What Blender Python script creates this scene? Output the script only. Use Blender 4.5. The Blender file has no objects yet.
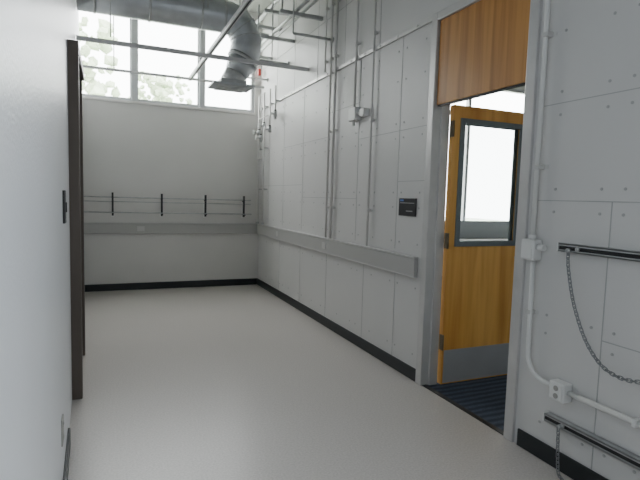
import bpy, bmesh, math, random
from mathutils import Vector, Matrix
random.seed(4)
S=bpy.context.scene

# ---------------------------------------------------------------- materials
def mat(name,col,rough=.5,metal=0,noise=0,scale=20,bump=0,bscale=80,spec=.5,emit=None,trans=0,alpha=1):
    m=bpy.data.materials.new(name);m.use_nodes=True
    nt=m.node_tree;b=nt.nodes['Principled BSDF']
    b.inputs['Base Color'].default_value=(*col,1);b.inputs['Roughness'].default_value=rough
    b.inputs['Metallic'].default_value=metal
    b.inputs['Specular IOR Level'].default_value=spec
    b.inputs['Transmission Weight'].default_value=trans
    b.inputs['Alpha'].default_value=alpha
    if noise or bump:
        tc=nt.nodes.new('ShaderNodeTexCoord')
    if noise:
        n=nt.nodes.new('ShaderNodeTexNoise');n.inputs['Scale'].default_value=scale;n.inputs['Detail'].default_value=4
        nt.links.new(tc.outputs['Object'],n.inputs['Vector'])
        r=nt.nodes.new('ShaderNodeValToRGB')
        r.color_ramp.elements[0].position=.3;r.color_ramp.elements[1].position=.7
        r.color_ramp.elements[0].color=(*[c*(1-noise) for c in col],1)
        r.color_ramp.elements[1].color=(*[min(1,c*(1+noise)) for c in col],1)
        nt.links.new(n.outputs['Fac'],r.inputs['Fac']);nt.links.new(r.outputs['Color'],b.inputs['Base Color'])
    if bump:
        n2=nt.nodes.new('ShaderNodeTexNoise');n2.inputs['Scale'].default_value=bscale
        nt.links.new(tc.outputs['Object'],n2.inputs['Vector'])
        bp=nt.nodes.new('ShaderNodeBump');bp.inputs['Strength'].default_value=bump;bp.inputs['Distance'].default_value=.01
        nt.links.new(n2.outputs['Fac'],bp.inputs['Height']);nt.links.new(bp.outputs['Normal'],b.inputs['Normal'])
    return m

M={}
M['wall']=mat('wall_paint',(.69,.675,.65),.42,noise=.02,scale=2,bump=.08,bscale=60)
M['wall_l']=mat('wall_paint_left',(.73,.74,.75),.36,noise=.02,scale=2,bump=.15,bscale=90)
M['panel']=mat('wall_panel_paint',(.67,.66,.645),.42,noise=.02,scale=1.5,bump=.05,bscale=40)
M['seam']=mat('panel_seam',(.44,.44,.43),.6)
M['screw']=mat('screw_head',(.44,.44,.43),.5)
M['ceil']=mat('ceiling_paint',(.36,.36,.35),.8,noise=.1,scale=4)
M['black']=mat('black_rubber',(.018,.022,.024),.45)
M['rail']=mat('raceway_grey',(.45,.445,.43),.5)
M['railtop']=mat('raceway_trim',(.56,.55,.54),.45)
M['alu']=mat('door_frame_metal',(.62,.61,.60),.35,.35,noise=.05,scale=8)
M['galv']=mat('galvanized_steel',(.50,.51,.51),.38,.55,noise=.12,scale=18)
M['duct']=mat('duct_steel',(.52,.54,.56),.38,.6,noise=.08,scale=9)
M['conduit']=mat('conduit_painted',(.64,.63,.61),.35,.1)
M['strutpaint']=mat('strut_painted',(.68,.68,.68),.4,.1)
M['white']=mat('white_paint',(.78,.78,.76),.4)
M['winframe']=mat('window_frame_paint',(.50,.51,.52),.45)
M['bronze']=mat('bronze_grey_frame',(.12,.10,.085),.45,.3)
M['dark']=mat('dark_steel',(.035,.036,.038),.4,.5)
M['plaque']=mat('sign_black',(.02,.02,.022),.4)
M['plate']=mat('outlet_plate',(.38,.37,.34),.4)
M['hinge']=mat('hinge_brass_dull',(.22,.18,.12),.4,.7)
M['chain']=mat('chain_steel',(.30,.31,.32),.35,.9)
M['red']=mat('red_plastic',(.5,.04,.03),.4)
M['bluemark']=mat('sign_blue',(.1,.2,.5),.4)
M['kick']=mat('kickplate_steel',(.52,.52,.52),.35,.5,noise=.05,scale=4)
M['lite']=mat('vision_frame_grey',(.17,.20,.21),.5)
M['leaf']=mat('foliage',(.45,.53,.37),.8,noise=.25,scale=3)
M['bark']=mat('bark',(.3,.26,.2),.9,noise=.2)
M['ground']=mat('lawn',(.45,.5,.40),.95,noise=.2,scale=1)
M['fab']=mat('partition_fabric',(.30,.32,.35),.9)

def floor_mat():
    m=bpy.data.materials.new('vinyl_floor');m.use_nodes=True;nt=m.node_tree;b=nt.nodes['Principled BSDF']
    tc=nt.nodes.new('ShaderNodeTexCoord')
    n=nt.nodes.new('ShaderNodeTexNoise');n.inputs['Scale'].default_value=90;n.inputs['Detail'].default_value=3
    nt.links.new(tc.outputs['Object'],n.inputs['Vector'])
    r=nt.nodes.new('ShaderNodeValToRGB');r.color_ramp.elements[0].position=.35;r.color_ramp.elements[1].position=.65
    r.color_ramp.elements[0].color=(.54,.505,.47,1);r.color_ramp.elements[1].color=(.64,.60,.565,1)
    nt.links.new(n.outputs['Fac'],r.inputs['Fac'])
    nt.links.new(r.outputs['Color'],b.inputs['Base Color'])
    b.inputs['Roughness'].default_value=.31
    return m
M['floor']=floor_mat()

def wood_mat(name,c1,c2,axis,rough=.38,bands=7):
    m=bpy.data.materials.new(name);m.use_nodes=True;nt=m.node_tree;b=nt.nodes['Principled BSDF']
    tc=nt.nodes.new('ShaderNodeTexCoord');mp=nt.nodes.new('ShaderNodeMapping')
    sc=[bands,bands,bands];sc[axis]=.45;mp.inputs['Scale'].default_value=sc
    nt.links.new(tc.outputs['Object'],mp.inputs['Vector'])
    n=nt.nodes.new('ShaderNodeTexNoise');n.inputs['Scale'].default_value=1.3;n.inputs['Detail'].default_value=6;n.inputs['Distortion'].default_value=.4
    nt.links.new(mp.outputs[0],n.inputs['Vector'])
    r=nt.nodes.new('ShaderNodeValToRGB');e=r.color_ramp.elements
    e[0].position=.36;e[0].color=(*c1,1);e[1].position=.62;e[1].color=(*c2,1)
    nt.links.new(n.outputs['Fac'],r.inputs['Fac']);nt.links.new(r.outputs['Color'],b.inputs['Base Color'])
    b.inputs['Roughness'].default_value=rough
    return m
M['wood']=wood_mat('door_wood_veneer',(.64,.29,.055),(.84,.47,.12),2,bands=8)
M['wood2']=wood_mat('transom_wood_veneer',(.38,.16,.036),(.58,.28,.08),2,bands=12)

def carpet():
    m=bpy.data.materials.new('blue_striped_carpet');m.use_nodes=True;nt=m.node_tree;b=nt.nodes['Principled BSDF']
    tc=nt.nodes.new('ShaderNodeTexCoord')
    w=nt.nodes.new('ShaderNodeTexWave');w.wave_type='BANDS';w.bands_direction='Y';w.inputs['Scale'].default_value=5;w.inputs['Distortion'].default_value=1.5
    n=nt.nodes.new('ShaderNodeTexNoise');n.inputs['Scale'].default_value=60
    nt.links.new(tc.outputs['Object'],w.inputs['Vector']);nt.links.new(tc.outputs['Object'],n.inputs['Vector'])
    mx=nt.nodes.new('ShaderNodeMath');mx.operation='MULTIPLY';nt.links.new(w.outputs['Fac'],mx.inputs[0]);nt.links.new(n.outputs['Fac'],mx.inputs[1])
    r=nt.nodes.new('ShaderNodeValToRGB');r.color_ramp.elements[0].color=(.035,.045,.068,1);r.color_ramp.elements[1].color=(.095,.125,.18,1);r.color_ramp.elements[1].position=.6
    nt.links.new(mx.outputs[0],r.inputs['Fac']);nt.links.new(r.outputs['Color'],b.inputs['Base Color']);b.inputs['Roughness'].default_value=.95
    return m
M['carpet']=carpet()

def glass_mat():
    m=bpy.data.materials.new('window_glass');m.use_nodes=True;nt=m.node_tree;nt.nodes.clear()
    o=nt.nodes.new('ShaderNodeOutputMaterial');t=nt.nodes.new('ShaderNodeBsdfTransparent');g=nt.nodes.new('ShaderNodeBsdfGlossy')
    t.inputs[0].default_value=(.93,.95,.95,1);g.inputs['Roughness'].default_value=.05
    x=nt.nodes.new('ShaderNodeMixShader');x.inputs[0].default_value=.06
    nt.links.new(t.outputs[0],x.inputs[1]);nt.links.new(g.outputs[0],x.inputs[2]);nt.links.new(x.outputs[0],o.inputs[0]);return m
M['glass']=glass_mat()

# ---------------------------------------------------------------- mesh builder
class B:
    def __init__(s,name): s.name=name;s.bm=bmesh.new();s.mats=[]
    def mi(s,m):
        if m not in s.mats: s.mats.append(m)
        return s.mats.index(m)
    def box(s,x0,x1,y0,y1,z0,z1,m,bev=0):
        i=s.mi(m)
        x0,x1=sorted((x0,x1));y0,y1=sorted((y0,y1));z0,z1=sorted((z0,z1))
        r=bmesh.ops.create_cube(s.bm,size=1,matrix=Matrix.Translation(((x0+x1)/2,(y0+y1)/2,(z0+z1)/2))@Matrix.Diagonal((x1-x0,y1-y0,z1-z0,1)))
        vs=r['verts'];fs={f for v in vs for f in v.link_faces}
        for f in fs:f.material_index=i
        if bev:
            es={e for v in vs for e in v.link_edges}
            rr=bmesh.ops.bevel(s.bm,geom=list(es),offset=bev,segments=2,affect='EDGES',profile=.5)
            for f in rr['faces']:f.material_index=i
        return s
    def cyl(s,p,q,r,m,seg=14,r2=None):
        i=s.mi(m);p=Vector(p);q=Vector(q);d=q-p
        mt=Matrix.Translation((p+q)/2)@d.to_track_quat('Z','Y').to_matrix().to_4x4()
        rr=bmesh.ops.create_cone(s.bm,cap_ends=True,segments=seg,radius1=r,radius2=r if r2 is None else r2,depth=d.length,matrix=mt)
        for f in {f for v in rr['verts'] for f in v.link_faces}:
            f.material_index=i;f.smooth=len(f.verts)==4
        return s
    def tube(s,pts,r,m,seg=12,closed=False,cap=True):
        i=s.mi(m);pts=[Vector(p) for p in pts];n=len(pts);rad=r if isinstance(r,(list,tuple)) else [r]*n
        rings=[];up=None
        for k in range(n):
            if closed: t=(pts[(k+1)%n]-pts[k-1]).normalized()
            else: t=(pts[min(k+1,n-1)]-pts[max(k-1,0)]).normalized()
            if up is None:
                up=t.orthogonal().normalized()
            else:
                up=(up-t*up.dot(t))
                up=up.normalized() if up.length>1e-6 else t.orthogonal().normalized()
            w=t.cross(up)
            rings.append([s.bm.verts.new(pts[k]+(up*math.cos(a)+w*math.sin(a))*rad[k]) for a in [2*math.pi*j/seg for j in range(seg)]])
        rg=range(n if closed else n-1)
        for k in rg:
            A=rings[k];Bb=rings[(k+1)%n]
            for j in range(seg):
                f=s.bm.faces.new((A[j],A[(j+1)%seg],Bb[(j+1)%seg],Bb[j]));f.material_index=i;f.smooth=True
        if cap and not closed:
            for R in (rings[0],rings[-1]):
                f=s.bm.faces.new(R);f.material_index=i
        return s
    def link(s,c,d,side,L,W,r,m):
        c=Vector(c);d=Vector(d).normalized();side=Vector(side);side=(side-d*side.dot(d)).normalized()
        pts=[]
        for k in range(12):
            a=2*math.pi*k/12
            x=math.cos(a)*W/2; y=math.sin(a)*W/2+(L-W)/2*(1 if math.sin(a)>=0 else -1)
            pts.append(c+side*x+d*y)
        s.tube(pts,r,m,6,closed=True)
    def done(s,merge=False):
        bmesh.ops.recalc_face_normals(s.bm,faces=s.bm.faces)
        me=bpy.data.meshes.new(s.name);s.bm.to_mesh(me);s.bm.free()
        for m in s.mats: me.materials.append(M[m])
        o=bpy.data.objects.new(s.name,me);S.collection.objects.link(o);return o

XR=2.1955;YB=7.55;ZC=4.15;T=.11
def xl(y): return -.13-.025*y   # left wall runs very slightly out of parallel

# ---------------------------------------------------------------- shell
B('floor').box(-1.6,XR+.02,-2.6,YB+.15,-.1,0,'floor').done()
B('floor_carpet').box(XR+.02,10.6,-2.6,YB+.15,-.1,.002,'carpet').done()
B('ceiling').box(-1.6,10.6,-2.6,YB+.15,ZC,ZC+.1,'ceil').done()

DY0,DY1=2.12,3.12
WY0,WY1,WS0,WS1=-1.1,.95,1.45,2.75     # added opening for the fill light, out of view right of the camera
w=B('wall_right')
w.box(XR,XR+T,-2.5,WY0,0,ZC,'panel')
w.box(XR,XR+T,WY0,WY1,0,WS0,'panel').box(XR,XR+T,WY0,WY1,WS1,ZC,'panel')
w.box(XR,XR+T,WY1,DY0,0,ZC,'panel')
w.box(XR,XR+T,DY0,DY1,2.74,ZC,'panel')
w.box(XR,XR+T,DY1,YB,0,ZC,'panel')
w.done()
LD0,LD1=3.64,4.60;LH=2.35
def quadwall(name,y0,y1,z0,z1,m='wall_l',th=.12):
    b=B(name) if isinstance(name,str) else name
    i=b.mi(m)
    P=[(xl(y0),y0),(xl(y1),y1),(xl(y1)-th,y1),(xl(y0)-th,y0)]
    lo=[b.bm.verts.new((x,y,z0)) for x,y in P];hi=[b.bm.verts.new((x,y,z1)) for x,y in P]
    fs=[b.bm.faces.new(lo[::-1]),b.bm.faces.new(hi)]+[b.bm.faces.new((lo[k],lo[(k+1)%4],hi[(k+1)%4],hi[k])) for k in range(4)]
    for f in fs:f.material_index=i
    return b
b=quadwall('wall_left',-2.5,LD0,0,ZC);quadwall(b,LD1,YB,0,ZC);quadwall(b,LD0,LD1,LH-.04,ZC);b.done()
WZ0,WZ1=2.66,3.98
w=B('wall_back')
w.box(-.6,XR+T,YB,YB+.15,0,WZ0,'wall').box(-.6,XR+T,YB,YB+.15,WZ1,ZC,'wall')
w.box(2.10,XR+T,YB,YB+.15,WZ0,WZ1,'wall')
w.done()
b=B('wall_rear');b.box(-.2,XR+T,-2.6,-2.5,0,ZC,'wall').done()

def clerestory(name,x0,x1):
    b=B(name);fw=.045;y0,y1=YB+.03,YB+.10
    b.box(x0,x0+fw,y0,y1,WZ0,WZ1,'winframe',.004).box(x1-fw,x1,y0,y1,WZ0,WZ1,'winframe',.004)
    b.box(x0+fw,x1-fw,y0,y1,WZ0,WZ0+.05,'winframe',.004).box(x0+fw,x1-fw,y0,y1,WZ1-.05,WZ1,'winframe',.004)
    b.box(x0+fw,x1-fw,y0+.03,y0+.036,WZ0+.05,WZ1-.05,'glass')
    return b.done()
clerestory('window_1',-.42,.36);clerestory('window_2',.38,1.29);clerestory('window_3',1.31,2.10)
b=B('trim_1')
for x in (.37,1.30): b.box(x-.035,x+.035,YB-.012,YB+.11,WZ0,WZ1,'winframe',.004)
b.box(-.32,2.12,YB-.025,YB+.03,WZ0-.03,WZ0+.005,'wall',.004)
b.done()

B('baseboard_right').box(XR-.014,XR-.001,DY1+.0,YB-.002,0.001,.1,'black',.003).box(XR-.014,XR-.001,-2.4,DY0-.03,0.001,.1,'black',.003).done()
B('baseboard_back').box(-.3,XR-.016,YB-.014,YB-.001,0.001,.1,'black',.003).done()
b=B('baseboard_left');i=b.mi('black')
for (a,c) in ((-2.4,2.95),(LD1+.06,YB-.02)):
    P=[(xl(a)+.014,a),(xl(c)+.014,c),(xl(c)+.001,c),(xl(a)+.001,a)]
    lo=[b.bm.verts.new((x,y,.001)) for x,y in P];hi=[b.bm.verts.new((x,y,.1)) for x,y in P]
    b.bm.faces.new(lo[::-1]);b.bm.faces.new(hi)
    for k in range(4): b.bm.faces.new((lo[k],lo[(k+1)%4],hi[(k+1)%4],hi[k]))
b.done()

b=B('wall_raceway')
b.box(XR-.035,XR-.001,3.18,YB-.040,.81,.955,'rail',.004)
b.box(XR-.040,XR-.001,3.18,YB-.040,.957,.970,'railtop',.002).box(XR-.038,XR-.001,3.18,YB-.040,.806,.814,'railtop',.002)
b.box(-.3,XR-.001,YB-.035,YB-.001,.81,.955,'rail',.004)
b.box(-.3,XR-.001,YB-.040,YB-.001,.957,.970,'railtop',.002)
for x in (.45,): b.box(x-.05,x+.05,YB-.040,YB-.034,.85,.92,'railtop',.002)
for y in (4.9,6.5): b.box(XR-.040,XR-.034,y-.05,y+.05,.85,.92,'railtop',.002)
b.done()

b=B('trim_2')
def seam(y0,y1,z0,z1): b.box(XR-.002,XR+.001,y0,y1,z0,z1,'seam')
W2=.0022
for y in (3.52,4.24,4.96,5.68,6.4,7.05): seam(y-W2,y+W2,1.0,2.7)
for y in (3.5,4.05,4.9,5.7,6.5): seam(y-W2,y+W2,.1,.8)
for y in (3.9,4.6,5.3,6.05,6.75): seam(y-W2,y+W2,2.74,ZC)
for z,a,c in ((1.96,3.12,4.24),(1.40,4.24,5.68),(2.05,4.96,6.4),(1.55,3.12,3.52),(1.55,5.68,7.5),(2.3,4.24,4.96),(3.3,3.12,7.5)): seam(a,c,z-W2,z+W2)
for y in (1.62,): seam(y-W2,y+W2,.1,1.42)
for y in (1.35,): seam(y-W2,y+W2,1.42,3.3)
for z,a,c in ((1.42,.96,2.06),(1.93,1.35,2.06),(.75,.5,1.62),(2.25,.96,1.35)): seam(a,c,z-W2,z+W2)
def scr(y,z): b.cyl((XR-.003,y,z),(XR+.001,y,z),.0078,'screw',8)
for y in (3.2,3.46,3.58,3.9,4.18,4.3,4.6,4.9,5.02,5.3,5.62,5.74,6.1,6.34,6.46,6.8,7.1):
    for z in (1.06,1.34,1.46,1.9,2.02,2.36,2.6,.72,.2): scr(y,z)
for y in (1.95,1.68,1.56,1.41,1.29,1.05):
    for z in (.2,.7,.8,1.36,1.48,1.87,1.99,2.3,2.5): scr(y,z)
b.done()
b=B('trim_3')
b.box(XR-.018,XR-.001,3.12,YB-.03,2.70,2.735,'alu',.003)
for k in range(15): b.cyl((XR-.023,3.3+k*.28,2.717),(XR-.017,3.3+k*.28,2.717),.009,'screw',8)
b.done()

# ---------------------------------------------------------------- wooden door and its frame
b=B('door_frame')
X0,X1=XR-.02,XR+T+.01
b.box(X0,X1,3.05,3.12,0,2.74,'alu',.005).box(X0,X1,DY0,2.19,0,2.74,'alu',.005)
b.box(X0,X1,2.19,3.05,2.68,2.74,'alu',.005)
b.box(XR+.05,X1,3.035,3.052,0,2.68,'alu',.002).box(XR+.05,X1,2.188,2.205,0,2.68,'alu',.002)
b.box(XR-.002,XR+.035,2.19,3.05,-.0,.006,'dark',.001)
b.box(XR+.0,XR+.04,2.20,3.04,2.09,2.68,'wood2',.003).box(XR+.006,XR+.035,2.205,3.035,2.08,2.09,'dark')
b.done()
b=B('door_1')
dx0,dx1=2.325,3.10;dy0,dy1=3.0,3.045
lx0,lx1,lz0,lz1=2.395,2.985,1.075,2.0
DT=2.10
b.box(dx0,lx0,dy0,dy1,.012,DT,'wood').box(lx1,dx1,dy0,dy1,.012,DT,'wood')
b.box(lx0,lx1,dy0,dy1,.012,lz0,'wood').box(lx0,lx1,dy0,dy1,lz1,DT,'wood')
fw=.04
for ya,yb in ((dy0-.012,dy0+.004),(dy1-.004,dy1+.012)):
    b.box(lx0-.01,lx0+fw-.01,ya,yb,lz0-.01,lz1+.01,'lite',.003).box(lx1-fw+.01,lx1+.01,ya,yb,lz0-.01,lz1+.01,'lite',.003)
    b.box(lx0+.03,lx1-.03,ya,yb,lz0-.01,lz0+fw-.01,'lite',.003).box(lx0+.03,lx1-.03,ya,yb,lz1-fw+.01,lz1+.01,'lite',.003)
b.box(lx0,lx1,dy0+.019,dy0+.025,lz0,lz1,'glass')
b.box(dx0+.015,dx1-.015,dy0-.003,dy0,.02,.275,'kick',.001)
for z in (.28,1.05,1.87):
    b.cyl((2.318,2.990,z),(2.318,2.990,z+.115),.008,'hinge',10)
    b.box(2.316,2.326,2.994,3.03,z,z+.115,'hinge')
hx,hz=3.045,.98
for sg,yy in ((-1,dy0),(1,dy1)):
    b.cyl((hx,yy,hz),(hx,yy+sg*.012,hz),.028,'galv',20)
    b.cyl((hx,yy+sg*.012,hz),(hx,yy+sg*.05,hz),.010,'galv')
    b.tube([(hx,yy+sg*.05,hz),(hx-.03,yy+sg*.055,hz),(hx-.11,yy+sg*.052,hz-.003)],[.010,.010,.008],'galv')
b.cyl((hx,dy0-.01,hz+.13),(hx,dy0,hz+.13),.022,'galv',18)
b.done()

# ---------------------------------------------------------------- left door
b=B('door_2')
xf=xl(LD0)
b.box(xf-.12,xf+.065,LD0-.035,LD0+.02,0,LH,'bronze',.005)
xg=xl(LD1)
b.box(xg-.12,xg+.07,LD1-.02,LD1+.035,0,LH,'bronze',.005)
b.box(xg-.12,xf+.065,LD0+.02,LD1-.02,LH-.06,LH,'bronze',.005)
b.box(xg-.09,xg-.045,LD0+.02,LD1-.02,.01,LH-.06,'bronze',.003)
b.cyl((xg-.045,LD1-.1,1.0),(xg+.01,LD1-.1,1.0),.012,'galv');b.tube([(xg+.01,LD1-.1,1.0),(xg+.013,LD1-.14,1.0),(xg+.01,LD1-.22,1.0)],.009,'galv')
b.done()

x=xl(2.8)
b=B('light_switch');b.box(x-.001,x+.012,2.765,2.845,1.235,1.40,'plaque',.003).box(x+.012,x+.018,2.79,2.82,1.29,1.34,'dark',.002).box(x+.012,x+.0135,2.8,2.81,1.25,1.26,'screw').done()
x=xl(2.4)
b=B('wall_outlet');b.box(x-.001,x+.007,2.365,2.44,.275,.395,'plate',.002)
for z in (.305,.365): b.cyl((x+.006,2.4025,z),(x+.009,2.4025,z),.016,'plate',16);b.box(x+.009,x+.0095,2.395,2.398,z-.005,z+.006,'dark').box(x+.009,x+.0095,2.407,2.41,z-.005,z+.006,'dark')
b.done()

b=B('room_sign');b.box(XR-.012,XR-.001,3.23,3.47,1.275,1.415,'plaque',.003)
b.box(XR-.013,XR-.0115,3.25,3.45,1.375,1.38,'screw').box(XR-.0135,XR-.0115,3.40,3.45,1.39,1.405,'bluemark').box(XR-.0135,XR-.0115,3.27,3.36,1.31,1.318,'screw').done()

# ---------------------------------------------------------------- conduits on the right wall
def clip(b,y,z,r,x): 
    b.box(x-r-.004,XR-.001,y-r-.004,y+r+.004,z-.012,z+.012,'conduit',.002)
    b.box(XR-.004,XR-.001,y-r-.025,y+r+.025,z-.01,z+.01,'conduit')
b=B('electrical_conduit')
for y,zl,r in ((4.75,.975,.013),(4.87,.975,.011),(3.95,.975,.010),(4.29,2.24,.012),(5.02,2.74,.009)):
    x=XR-.03
    b.cyl((x,y,zl),(x,y,ZC),r,'conduit')
    for z in (1.3,2.1,2.85,3.4):
        if z>zl: clip(b,y,z,r,x)
b.box(XR-.07,XR-.001,4.20,4.34,2.13,2.25,'white',.006)
b.cyl((XR-.035,4.20,2.19),(XR-.035,4.12,2.19),.018,'white').box(XR-.06,XR-.001,4.05,4.13,2.15,2.22,'white',.005)
b.cyl((XR-.035,4.29,2.13),(XR-.035,4.29,2.09),.014,'white')
b.done()
b=B('corner_pipework')
for y,z1,z0,r in ((7.38,2.90,.975,.014),(7.12,2.90,.975,.013),(6.84,2.9,2.3,.011),(7.26,2.9,2.2,.010),(6.60,2.9,2.45,.010)):
    x=XR-.07
    b.cyl((x,y,z0),(x,y,z1),r,'conduit')
    b.cyl((x,y,z0),(x,y,z0+.03),r*1.8,'galv')
    for z in (1.5,2.1,2.7):
        if z0<z<z1: b.box(x,XR-.001,y-.01,y+.01,z-.01,z+.01,'galv')
for y,z in ((7.38,2.35),(7.12,2.42),(6.84,2.34),(7.26,2.26),(6.60,2.52)):
    x=XR-.07
    b.cyl((x,y,z-.04),(x,y,z+.04),.026,'galv',12);b.cyl((x,y,z),(x-.07,y,z),.013,'galv');b.cyl((x-.07,y,z),(x-.085,y,z),.035,'white',16)
    b.cyl((x,y,z+.04),(x,y,z+.055),.018,'dark',8)
b.cyl((XR-.07,7.38,2.55),(XR-.07,6.60,2.55),.011,'conduit')
b.cyl((XR-.07,7.38,1.95),(XR-.07,7.12,1.95),.011,'conduit')
b.done()

b=B('wall_conduit')
x=XR-.03;r=.0125
b.cyl((x,2.055,1.20),(x,2.055,ZC),r,'white')
b.box(XR-.065,XR-.001,2.01,2.10,1.09,1.205,'white',.008)
b.box(XR-.072,XR-.064,2.018,2.092,1.10,1.195,'white',.003)
b.cyl((x,2.055,1.205),(x,2.055,1.23),.019,'white')
b.cyl((x-.005,2.01,1.165),(x-.005,1.965,1.165),.017,'white')
pts=[(x,2.04,1.09),(x,2.035,.60)]
for k in range(1,8):
    a=k/7*math.pi/2; pts.append((x,2.035-.13*(1-math.cos(a)),.575-.13*math.sin(a)))
pts.append((x,1.84,.445))
b.tube(pts,r,'white')
for z in (2.3,1.6,.8): clip(b,2.045,z,r,x)
b.box(XR-.065,XR-.001,1.755,1.85,.385,.485,'white',.008)
b.box(XR-.07,XR-.064,1.765,1.84,.395,.475,'white',.003)
for z in (.415,.455): b.cyl((XR-.070,1.80,z),(XR-.073,1.80,z),.014,'plate',14)
b.cyl((x,1.755,.44),(x,-1.2,.44),.014,'white')
for y in (1.4,.8): b.box(x-.02,XR-.001,y-.01,y+.01,.422,.458,'white',.002)
b.done()

def strut(name,z,y0,y1):
    b=B(name);xo=XR-.042
    b.box(XR-.006,XR-.001,y0,y1,z-.021,z+.021,'galv')
    b.box(xo,XR-.001,y0,y1,z+.016,z+.021,'galv').box(xo,XR-.001,y0,y1,z-.021,z-.016,'galv')
    b.box(xo,xo+.003,y0,y1,z+.009,z+.021,'galv').box(xo,xo+.003,y0,y1,z-.021,z-.010,'galv')
    b.box(xo+.006,XR-.006,y0+.001,y1-.001,z-.016,z+.016,'dark')
    b.box(xo-.002,XR-.001,y1-.004,y1+.004,z-.024,z+.024,'white',.002)
    for y in (y1-.12,y1-.6,y1-1.2): b.cyl((xo-.006,y,z),(xo+.004,y,z),.012,'galv',6)
    return b.done()
strut('gas_cylinder_rail',1.18,.0,1.875);strut('gas_cylinder_rail',.262,.0,1.89)
def chain(name,pts):
    b=B(name);P=[Vector(p) for p in pts]
    seg=[(P[i+1]-P[i]).length for i in range(len(P)-1)];tot=sum(seg);step=.0205;n=int(tot/step)
    def at(s):
        for i,l in enumerate(seg):
            if s<=l: return P[i].lerp(P[i+1],s/l)
            s-=l
        return P[-1]
    for k in range(n):
        c=at((k+.5)*step);d=at(min(tot,(k+1)*step))-at(k*step)
        a=Vector((1,0,0)); 
        if k%2: a=d.cross(a)
        b.link(c,d,a,.029,.017,.0027,'chain')
    b.cyl(P[0]+Vector((-.006,0,0)),P[0]+Vector((.012,0,0)),.011,'galv',8)
    return b
def curve(ctrl,n=40):
    out=[];C=[Vector(c) for c in ctrl];C=[C[0]*2-C[1]]+C+[C[-1]*2-C[-2]]
    for i in range(1,len(C)-2):
        for k in range(n):
            t=k/n;p0,p1,p2,p3=C[i-1:i+3]
            out.append(.5*((2*p1)+(-p0+p2)*t+(2*p0-5*p1+4*p2-p3)*t*t+(-p0+3*p1-3*p2+p3)*t**3))
    out.append(C[-2]);return out
xc=XR-.056
chain('safety_chain',curve([(xc,1.80,1.17),(xc,1.785,1.06),(xc,1.74,.90),(xc,1.66,.74),(xc,1.56,.645),(xc,1.44,.625),(xc,1.30,.675),(xc,1.15,.82),(xc,1.0,1.04),(xc,.94,1.17)])).done()
chain('safety_chain',curve([(xc,1.78,.255),(xc-.002,1.775,.16),(xc-.004,1.765,.06),(xc-.01,1.75,.016),(xc-.03,1.70,.010)])).done()

# ---------------------------------------------------------------- rod rack on back wall
b=B('rod_rack')
yr=YB-.09
for z,r in ((1.325,.008),(1.265,.006),(1.115,.008)):
    b.cyl((-.28,yr,z),(2.04,yr,z),r,'galv',8)
b.cyl((-.28,yr-.05,1.115),(2.04,yr-.05,1.115),.006,'galv',8)
for x in (.08,.73,1.35,1.93):
    b.box(x-.013,x+.013,yr-.02,yr+.01,1.07,1.39,'dark',.003)
    b.box(x-.009,x+.009,yr+.01,YB-.001,1.30,1.32,'dark').box(x-.009,x+.009,yr+.01,YB-.001,1.10,1.12,'dark')
    b.box(x-.02,x+.02,YB-.006,YB-.001,1.05,1.38,'white',.001)
    b.box(x-.013,x+.013,yr-.07,yr+.01,1.095,1.11,'dark',.002)
b.done()

# ---------------------------------------------------------------- duct with elbow and diffuser
b=B('air_duct')
Yd=5.95;Zd=3.46;R=.18
pts=[(-.27,Yd,Zd),(.3,Yd,Zd),(.9,Yd,Zd),(1.27,Yd,Zd)]
for k in range(1,9):
    a=k/8*math.radians(100);pts.append((1.27+.27*math.sin(a),Yd,Zd-.27*(1-math.cos(a))))
cx,cz=pts[-1][0],pts[-1][2]
pts+=[(cx-.03,Yd,cz-.14)]
b.tube(pts,R,'duct',28)
ex,ez=pts[-1][0],pts[-1][2]
for x in (-.1,.45,1.0,1.26): b.cyl((x-.012,Yd,Zd),(x+.012,Yd,Zd),R+.007,'galv',28)
for k in (2,4,6):
    p0=Vector(pts[3+k]);t=(Vector(pts[4+k])-Vector(pts[2+k])).normalized();b.cyl(p0-t*.006,p0+t*.006,R+.006,'galv',28)
dv=Vector((-.07,0,-.14)).normalized();e=Vector((ex,Yd,ez))
b.cyl(e-dv*.01,e+dv*.03,R+.008,'galv',28)
b.cyl(e+dv*.02,e+dv*.20,R,'duct',28,r2=.13)
b.cyl(e+dv*.19,e+dv*.32,.13,'galv',28)
q=e+dv*.32
b.box(q.x-.15,q.x+.15,Yd-.15,Yd+.15,q.z-.03,q.z+.015,'galv',.006)
b.box(q.x-.24,q.x+.24,Yd-.18,Yd+.18,q.z-.055,q.z-.03,'duct',.006)
for k in range(3):
    s_=.17-.05*k
    b.box(q.x-s_,q.x+s_,Yd-s_,Yd+s_,q.z-.066-.008*k,q.z-.055,'galv',.002)
for x in (.2,1.05):
    b.box(x-.012,x+.012,Yd-R-.012,Yd-R-.006,Zd,ZC,'galv').box(x-.012,x+.012,Yd+R+.006,Yd+R+.012,Zd,ZC,'galv')
b.done()

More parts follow.
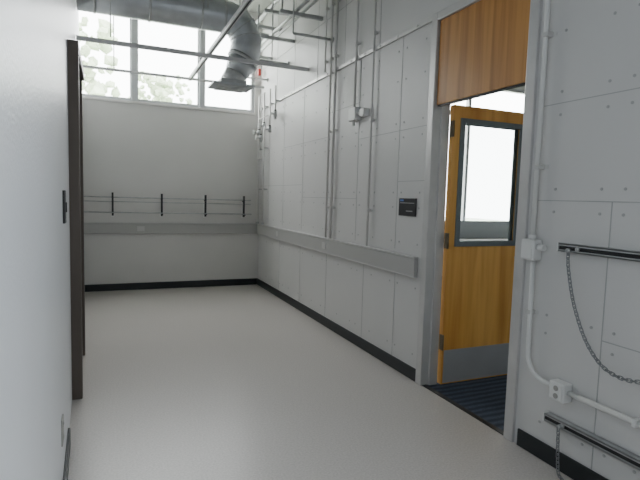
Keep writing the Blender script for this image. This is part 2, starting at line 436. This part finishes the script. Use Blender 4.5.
# ---------------------------------------------------------------- overhead strut grid + pipes
def sbar(b,p,q,m='strutpaint',w=.041):
    p=Vector(p);q=Vector(q);h=w/2
    if abs(p.x-q.x)>abs(p.y-q.y): b.box(p.x,q.x,p.y-h,p.y+h,p.z-h,p.z+h,m,.003)
    else: b.box(p.x-h,p.x+h,p.y,q.y,p.z-h,p.z+h,m,.003).box(p.x-.007,p.x+.007,p.y+.01,q.y-.01,p.z-h-.001,p.z-h+.001,'dark')
b=B('overhead_strut_grid')
sbar(b,(-.26,5.6,2.90),(XR-.002,5.6,2.90));sbar(b,(-.29,6.95,2.93),(XR-.13,6.95,2.93),w=.03)
sbar(b,(-.28,6.55,3.62),(XR-.002,6.55,3.62),'galv')
sbar(b,(1.05,1.5,2.945),(1.05,7.05,2.945))
for x,y in ((1.05,2.5),(1.05,4.3),(.05,5.6),(1.75,5.6),(.1,6.95),(1.8,6.95)): b.cyl((x,y,2.95),(x,y,ZC),.006,'galv',8)
for x,z,r in ((1.90,3.40,.020),(1.98,3.40,.016),(1.88,3.72,.028)): b.cyl((x,3.4,z),(x,YB-.06,z),r,'galv')
for y in (4.4,5.2,6.1,7.0):
    b.box(1.70,XR-.001,y-.02,y+.02,3.335,3.375,'galv',.003)
    b.box(1.80,XR-.001,y-.02,y+.02,3.65,3.69,'galv',.003)
    b.box(1.72,1.735,y-.008,y+.008,3.375,3.72,'galv')
for x,y,z,r in ((1.75,4.9,3.05,.014),(1.6,6.3,3.12,.018),(1.8,7.2,3.10,.014)):
    b.cyl((x,y,z),(XR-.001,y,z),r,'galv');b.cyl((x,y,z),(x,y,ZC),r*.6,'galv');b.cyl((XR-.02,y,z),(XR-.001,y,z),r*2,'galv')
b.cyl((-.28,7.1,3.80),(XR-.001,7.1,3.80),.022,'galv')
b.cyl((-.26,5.3,3.9),(XR-.001,5.3,3.9),.05,'galv')
b.box(XR-.09,XR-.05,7.39,7.44,3.20,3.30,'red',.01)
b.done()
b=B('ceiling_light_fixture')
b.box(-.24,.08,5.05,5.2,3.60,3.68,'dark',.006).box(-.22,.06,5.07,5.18,3.585,3.60,'dark',.004)
for x in (-.18,-.02): b.cyl((x,5.125,3.66),(x,5.125,ZC),.006,'galv',8)
b.done()

# ---------------------------------------------------------------- adjacent room
NX0,NX1=4.9,9.6
w=B('wall_neighbour_back')
w.box(XR+T,NX0,YB,YB+.15,0,ZC,'wall').box(NX1,10.6,YB,YB+.15,0,ZC,'wall').box(NX0,NX1,YB,YB+.15,0,.95,'wall').box(NX0,NX1,YB,YB+.15,3.6,ZC,'wall')
w.done()
B('wall_neighbour_right').box(10.5,10.6,-2.5,YB,0,ZC,'wall').done()
B('wall_neighbour_rear').box(XR+T,10.5,-2.6,-2.5,0,ZC,'wall').done()
b=B('window_4')
b.box(NX0,NX1,YB+.02,YB+.1,.95,1.01,'winframe').box(NX0,NX1,YB+.02,YB+.1,3.54,3.6,'winframe').box(NX0,NX1,YB+.02,YB+.09,2.98,3.06,'winframe')
for x in (NX0+.03,6.22,7.68,8.7,NX1-.03):
    b.box(x-.03,x+.03,YB+.02,YB+.1,1.01,3.54,'winframe')
b.box(NX0+.05,NX1-.05,YB+.055,YB+.06,1.0,3.55,'glass')
b.done()
b=B('added_fill_frame')  # added frame, never in view, around the fill light opening
b.box(XR+.02,XR+.09,WY0,WY1,WS0,WS0+.05,'winframe').box(XR+.02,XR+.09,WY0,WY1,WS1-.05,WS1,'winframe')
for y in (WY0,-.1,WY1-.05): b.box(XR+.02,XR+.09,y,y+.05,WS0+.05,WS1-.05,'winframe')
b.done()
b=B('desk')
b.box(5.3,8.6,6.4,7.2,.71,.74,'rail',.004)
for x in (5.35,6.95,8.55):
    b.box(x-.02,x+.02,6.45,6.49,.003,.71,'dark').box(x-.02,x+.02,7.11,7.15,.003,.71,'dark')
b.box(5.3,8.6,7.16,7.2,.74,1.06,'fab',.004)
b.done()

# ---------------------------------------------------------------- outside
B('ground_lawn').box(-25,40,YB+.3,50,-.6,-.5,'ground').done()
def tree(x,y,zt,s):
    b=B('tree');b.cyl((x,y,-.5),(x,y,zt),.18*s,'bark',10,r2=.10*s)
    i=b.mi('leaf')
    for k in range(200):
        a=random.uniform(0,6.28);rr=random.uniform(0,1.9)*s;c=Vector((x+rr*math.cos(a),y+rr*math.sin(a)*.7,zt+random.uniform(-1.3,1.7)*s))
        r=bmesh.ops.create_icosphere(b.bm,subdivisions=1,radius=random.uniform(.08,.24)*s,matrix=Matrix.Translation(c))
        for v in r['verts']: v.co=c+(v.co-c)*random.uniform(.6,1.4)
        for f in {f for v in r['verts'] for f in v.link_faces}: f.material_index=i
    b.done()
tree(-1.5,19,5.1,1.1);tree(2.3,25,5.4,.8)

# ---------------------------------------------------------------- world & lights
wd=bpy.data.worlds.new('World');S.world=wd;wd.use_nodes=True
bg=wd.node_tree.nodes['Background'];bg.inputs[0].default_value=(1.0,.99,.985,1);bg.inputs[1].default_value=16.0
def area(name,loc,rot,sx,sy,e=0,col=(1,1,1),portal=False):
    l=bpy.data.lights.new(name,'AREA');l.shape='RECTANGLE';l.size=sx;l.size_y=sy;l.energy=e;l.color=col
    o=bpy.data.objects.new(name,l);o.location=loc;o.rotation_euler=rot;S.collection.objects.link(o)
    if portal: l.cycles.is_portal=True
    return o
area('window_portal',(.85,YB+.2,3.32),(math.radians(-90),0,0),2.6,1.4,portal=True)
area('window_portal',(7.25,YB+.2,2.3),(math.radians(-90),0,0),4.8,2.8,portal=True)
area('left_wall_fill',(XR+T+.02,(WY0+WY1)/2,(WS0+WS1)/2),(0,math.radians(90),0),WS1-WS0,WY1-WY0,78,(.82,.91,1.0))  # added bluish fill lamp, out of view, brightens the left wall

cam=bpy.data.cameras.new('camera');co=bpy.data.objects.new('camera',cam);S.collection.objects.link(co);S.camera=co
cam.sensor_width=36;cam.lens=497.07/640*36;cam.clip_start=.02
yaw,pitch,roll=.407,.085,.0289
F=Vector((math.sin(yaw)*math.cos(pitch),math.cos(yaw)*math.cos(pitch),-math.sin(pitch)))
R_=Vector((math.cos(yaw),-math.sin(yaw),0));U=R_.cross(F)
R2=R_*math.cos(roll)+U*math.sin(roll);U2=U*math.cos(roll)-R_*math.sin(roll)
m=Matrix.Identity(4)
for i in range(3): m[i][0]=R2[i];m[i][1]=U2[i];m[i][2]=-F[i]
m[2][3]=1.4
co.matrix_world=m
